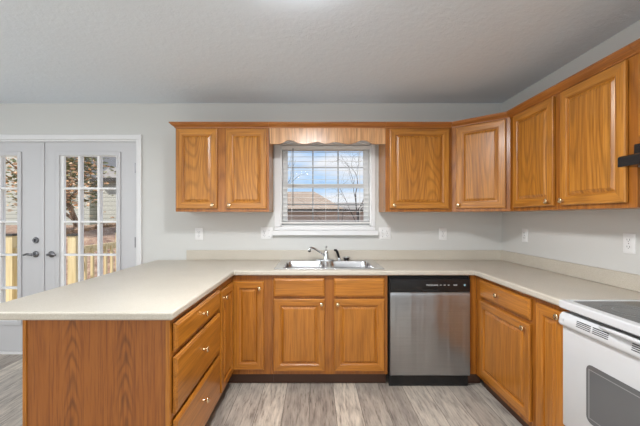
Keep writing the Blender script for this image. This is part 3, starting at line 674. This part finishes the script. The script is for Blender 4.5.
# ceiling lamp just above the frame
lm = thing('ceiling_light', 'round flush ceiling light with white glass over the kitchen floor', 'ceiling light', (-.05, 1.38, CEIL - .001))
obj('canopy', MB().lathe([(.18, 0), (.18, -.018), (.172, -.022)], 32), white_m, lm)
em = mat('lamp_glass_lit', (.9, .9, .88), .4); bsdf(em).inputs['Emission Color'].default_value = (.95, .97, 1, 1); bsdf(em).inputs['Emission Strength'].default_value = 20
obj('glass_diffuser', MB().lathe([(.168, -.0225), (.168, -.045), (.14, -.075), (.09, -.092), (.03, -.099), (.004, -.1)], 32), em, lm, angle=80)

lm['group'] = 'flush ceiling lights'
for lx, ly, lb in ((-2.9, .7, 'added unseen round flush light over the dining side near the french doors'), (-.3, -1.4, 'added unseen round flush light over the living area behind the kitchen')):
    c_ = copy_tree(lm); c_.location = (lx, ly, CEIL - .001); c_['label'] = lb  # unseen copies, added as fixtures for the two extra fill lights

# ================================================================== outdoors
GZ = -1.1
tag(obj('yard_ground', MB().box(-60, 60, WY + T + .02, 90, GZ - .3, GZ), mulch, smooth=False), 'brown leaf covered ground of the yard outside', 'ground', kind='structure')
bank = MB(); bank.prism([(7.0, GZ), (9.5, .72), (12.6, 1.0), (12.6, GZ)], -30, -5.0, 'x')
tag(obj('earth_bank', bank, mulch, smooth=False), 'sloping brown leaf covered bank behind the deck railing', 'ground', kind='structure')
# deck
dk = thing('wooden_deck', 'yellow pine deck boards outside the french doors', 'deck', (0, 0, 0))
dm = MB(); y = WY + T + .03
while y < 5.9: dm.box(-8.2, -1.2, y, y + .135, -.13, -.09); y += .142
obj('deck_boards', dm, pine, dk, smooth=False)
pm = MB()
obj('deck_frame', MB().box(-8.2, -1.2, WY + T + .03, WY + T + .07, -.33, -.131).box(-8.2, -1.2, 5.75, 5.79, -.33, -.131), pine, dk, smooth=False)
for x in (-8.0, -4.7, -1.4):
    obj('support_post', MB().box(x - .07, x + .07, 5.60, 5.74, GZ, -.131), pine, dk, smooth=False)
def post(root, x, y, s=.055, top=1.06):
    obj('post', MB().box(x - s, x + s, y - s, y + s, -.089, top), pine, root, smooth=False)
    obj('post_cap', MB().box(x - s - .012, x + s + .012, y - s - .012, y + s + .012, top, top + .02).prism([(x - s, y - s), (x + s, y - s), (x + s, y + s), (x - s, y + s)], top + .02, top + .028), dark_trim, root, smooth=False)
def railing(label, a, b, posts):
    r = thing('deck_railing', label, 'railing', (0, 0, 0), 0, 'deck railings')
    a, b = Vector(a), Vector(b); d = (b - a); Ln = d.length; ang = math.atan2(d.y, d.x)
    M = Matrix.Translation((a.x, a.y, 0)) @ Matrix.Rotation(ang, 4, 'Z')
    for t in posts: p = a + d * t; post(r, p.x, p.y)
    obj('top_rail', MB().box(.07, Ln - .07, -.02, .02, .80, .90, M=M), pine, r, smooth=False)
    obj('bottom_rail', MB().box(.07, Ln - .07, -.02, .02, .02, .10, M=M), pine, r, smooth=False)
    n = int(Ln / .15)
    for i in range(1, n):
        x = Ln * i / n
        if min(abs(x / Ln - t) * Ln for t in posts) < .09: continue
        obj('baluster', MB().box(x - .018, x + .018, -.055, -.021, .0, .86, M=M), pine, r, smooth=False)
    return r
railing('pine deck railing running away from the house, seen in the right french door', (-3.36, 4.62), (-3.36, 5.72), (0, 1))
railing('pine deck railing running parallel to the wall, seen in the left french door', (-3.50, 4.62), (-7.6, 4.62), (.18, .55, 1))

def house(name, label, x0, x1, y0, y1, wz, ridge, wallm, roofm, gable='x', over=.35, ridge_x=None, hip=0):
    h = thing(name, label, 'house', ((x0 + x1) / 2, (y0 + y1) / 2, GZ)); o = Vector(h.location)
    lw = MB().box(x0 - o.x, x1 - o.x, y0 - o.y, y1 - o.y, 0, wz - GZ)
    if gable == 'y':
        rx = ridge_x if ridge_x is not None else (x0 + x1) / 2
        lw.prism([(x0 - o.x, wz - GZ), (x1 - o.x, wz - GZ), (rx - o.x, ridge - GZ)], y0 - o.y, y1 - o.y, 'y')
    obj('house_walls', lw, wallm, h, smooth=False)
    X0, X1, Y0, Y1 = x0 - over - o.x, x1 + over - o.x, y0 - over - o.y, y1 + over - o.y; e = wz - GZ; r = ridge - GZ; t = .15
    if gable == 'y':
        rx -= o.x; m = MB(); s = (r - e) / (rx - (x0 - o.x)); s2 = (r - e) / ((x1 - o.x) - rx)
        m.prism([(X0, e - over * s), (rx, r), (rx, r + t), (X0, e - over * s + t)], Y0, Y1, 'y')
        m.prism([(X1, e - over * s2), (rx, r), (rx, r + t), (X1, e - over * s2 + t)], Y0, Y1, 'y')
    else:
        ym = (Y0 + Y1) / 2
        m = MB().add([(X0, Y0, e), (X1, Y0, e), (X1, Y1, e), (X0, Y1, e), (X0 + hip, ym, r), (X1 - hip, ym, r)], [(0, 1, 5, 4), (2, 3, 4, 5), (3, 0, 4), (1, 2, 5), (0, 3, 2, 1)])
        obj('gutter', MB().box(X0, X1, Y0 - .1, Y0 - .001, e - .05, e + .08), dark_trim, h, smooth=False)
    obj('roof', m, roofm, h, smooth=False)
    return h
house('neighbour_house', 'neighbouring house with brown shingle roof seen through the left of the kitchen window', -8, 1.15, 15.5, 21.5, 1.60, 2.72, brick, shing, hip=1.5)
house('neighbour_house', 'lower house with grey shingle roof seen through the right of the kitchen window', -1, 16, 24, 30, 1.75, 2.45, brick, shing_g, hip=2.0)
hg = house('neighbour_house', 'grey sided house with steep gable seen through the french doors', -17.5, -9.0, 13.2, 20, 2.9, 5.6, siding, shing_g, gable='y', over=.25)
house('neighbour_house', 'lower grey sided wing with flat ridge at the right of the steep gabled house', -8.45, -4, 13.0, 14.5, 2.75, 3.39, siding, shing_g, over=.2, hip=.1)
# trees
def tree(name, label, base, height, lean, r0, seed, barkm, leafm=None, nleaf=0, lsize=.06, spread=.9, levels=4, bias=(0, 0, 0)):
    rnd = random.Random(seed); t = thing(name, label, 'tree', base); m = MB(); tips = []
    def grow(p, d, ln, r, lv):
        pts = [p]; rr = [r]; dd = d.copy(); n = 4
        for i in range(n):
            dd = (dd + Vector([rnd.uniform(-.16, .16) for _ in range(3)]) + Vector((0, 0, .03))).normalized()
            pts.append(pts[-1] + dd * ln / n); rr.append(r * (1 - .36 * (i + 1) / n))
            if lv <= levels - 2: tips.append((pts[-1].copy(), lv))
        m.tube(pts, rr, 6 if lv > 1 else 4)
        if lv == 0: return
        for k in range(rnd.choice((2, 3, 3))):
            a = (dd + Vector([rnd.uniform(-spread, spread) for _ in range(3)]) + Vector(bias)).normalized()
            q = pts[rnd.choice((2, 3, 4))] if k else pts[-1]
            grow(q, a, ln * rnd.uniform(.6, .8), rr[-1] * (.9 if k == 0 else .65), lv - 1)
    grow(Vector((0, 0, 0)), Vector(lean).normalized(), height, r0, levels)
    obj('trunk_and_branches', m, barkm, t)
    if leafm:
        f = MB()
        for _ in range(nleaf):
            p, lv = rnd.choice(tips); q = p + Vector([rnd.gauss(0, .22) for _ in range(3)]); s = lsize * rnd.uniform(.6, 1.3)
            M = Matrix.Translation(q) @ Matrix.Rotation(rnd.uniform(0, 6.3), 4, 'Z') @ Matrix.Rotation(rnd.uniform(-1.2, 1.2), 4, 'X')
            f.add([(-s, 0, 0), (-s * .3, -s * .45, .2 * s), (s * .5, -s * .4, .1 * s), (s, 0, -.1 * s), (s * .5, s * .4, .1 * s), (-s * .3, s * .45, .2 * s)], [(0, 1, 2, 3), (0, 3, 4, 5)], M=M)
        o = obj('foliage', f, leafm, t, smooth=False); o['kind'] = 'stuff'
    return t
tree('oak_tree', 'oak tree holding dry orange leaves seen through the right french door', (-5.9, 7.4, GZ), 2.1, (-.15, 0, 1), .15, 5, bark, leaf, 1500, .055, bias=(.1, 0, -.15))
tree('oak_tree', 'oak tree with dense orange leaves seen through the left french door', (-10.4, 8.9, GZ), 2.1, (.05, 0, 1), .15, 11, bark, leaf, 2200, .06, bias=(0, 0, -.15))
tree('evergreen_tree', 'olive green leafy tree behind the oak outside the french doors', (-7.3, 10.3, GZ + .8), 1.5, (0, 0, 1), .14, 21, bark, leaf_g, 2600, .07)
tree('bare_tree', 'bare dark tree seen through the right side of the kitchen window', (1.35, 11.0, GZ), 1.9, (.02, 0, 1), .075, 6, bark_d, levels=7, spread=.75)
tree('bare_tree', 'bare dark tree at the far left side of the kitchen window', (-2.0, 13.2, GZ), 2.1, (-.1, 0, 1), .045, 9, bark_d, levels=4, spread=.5)
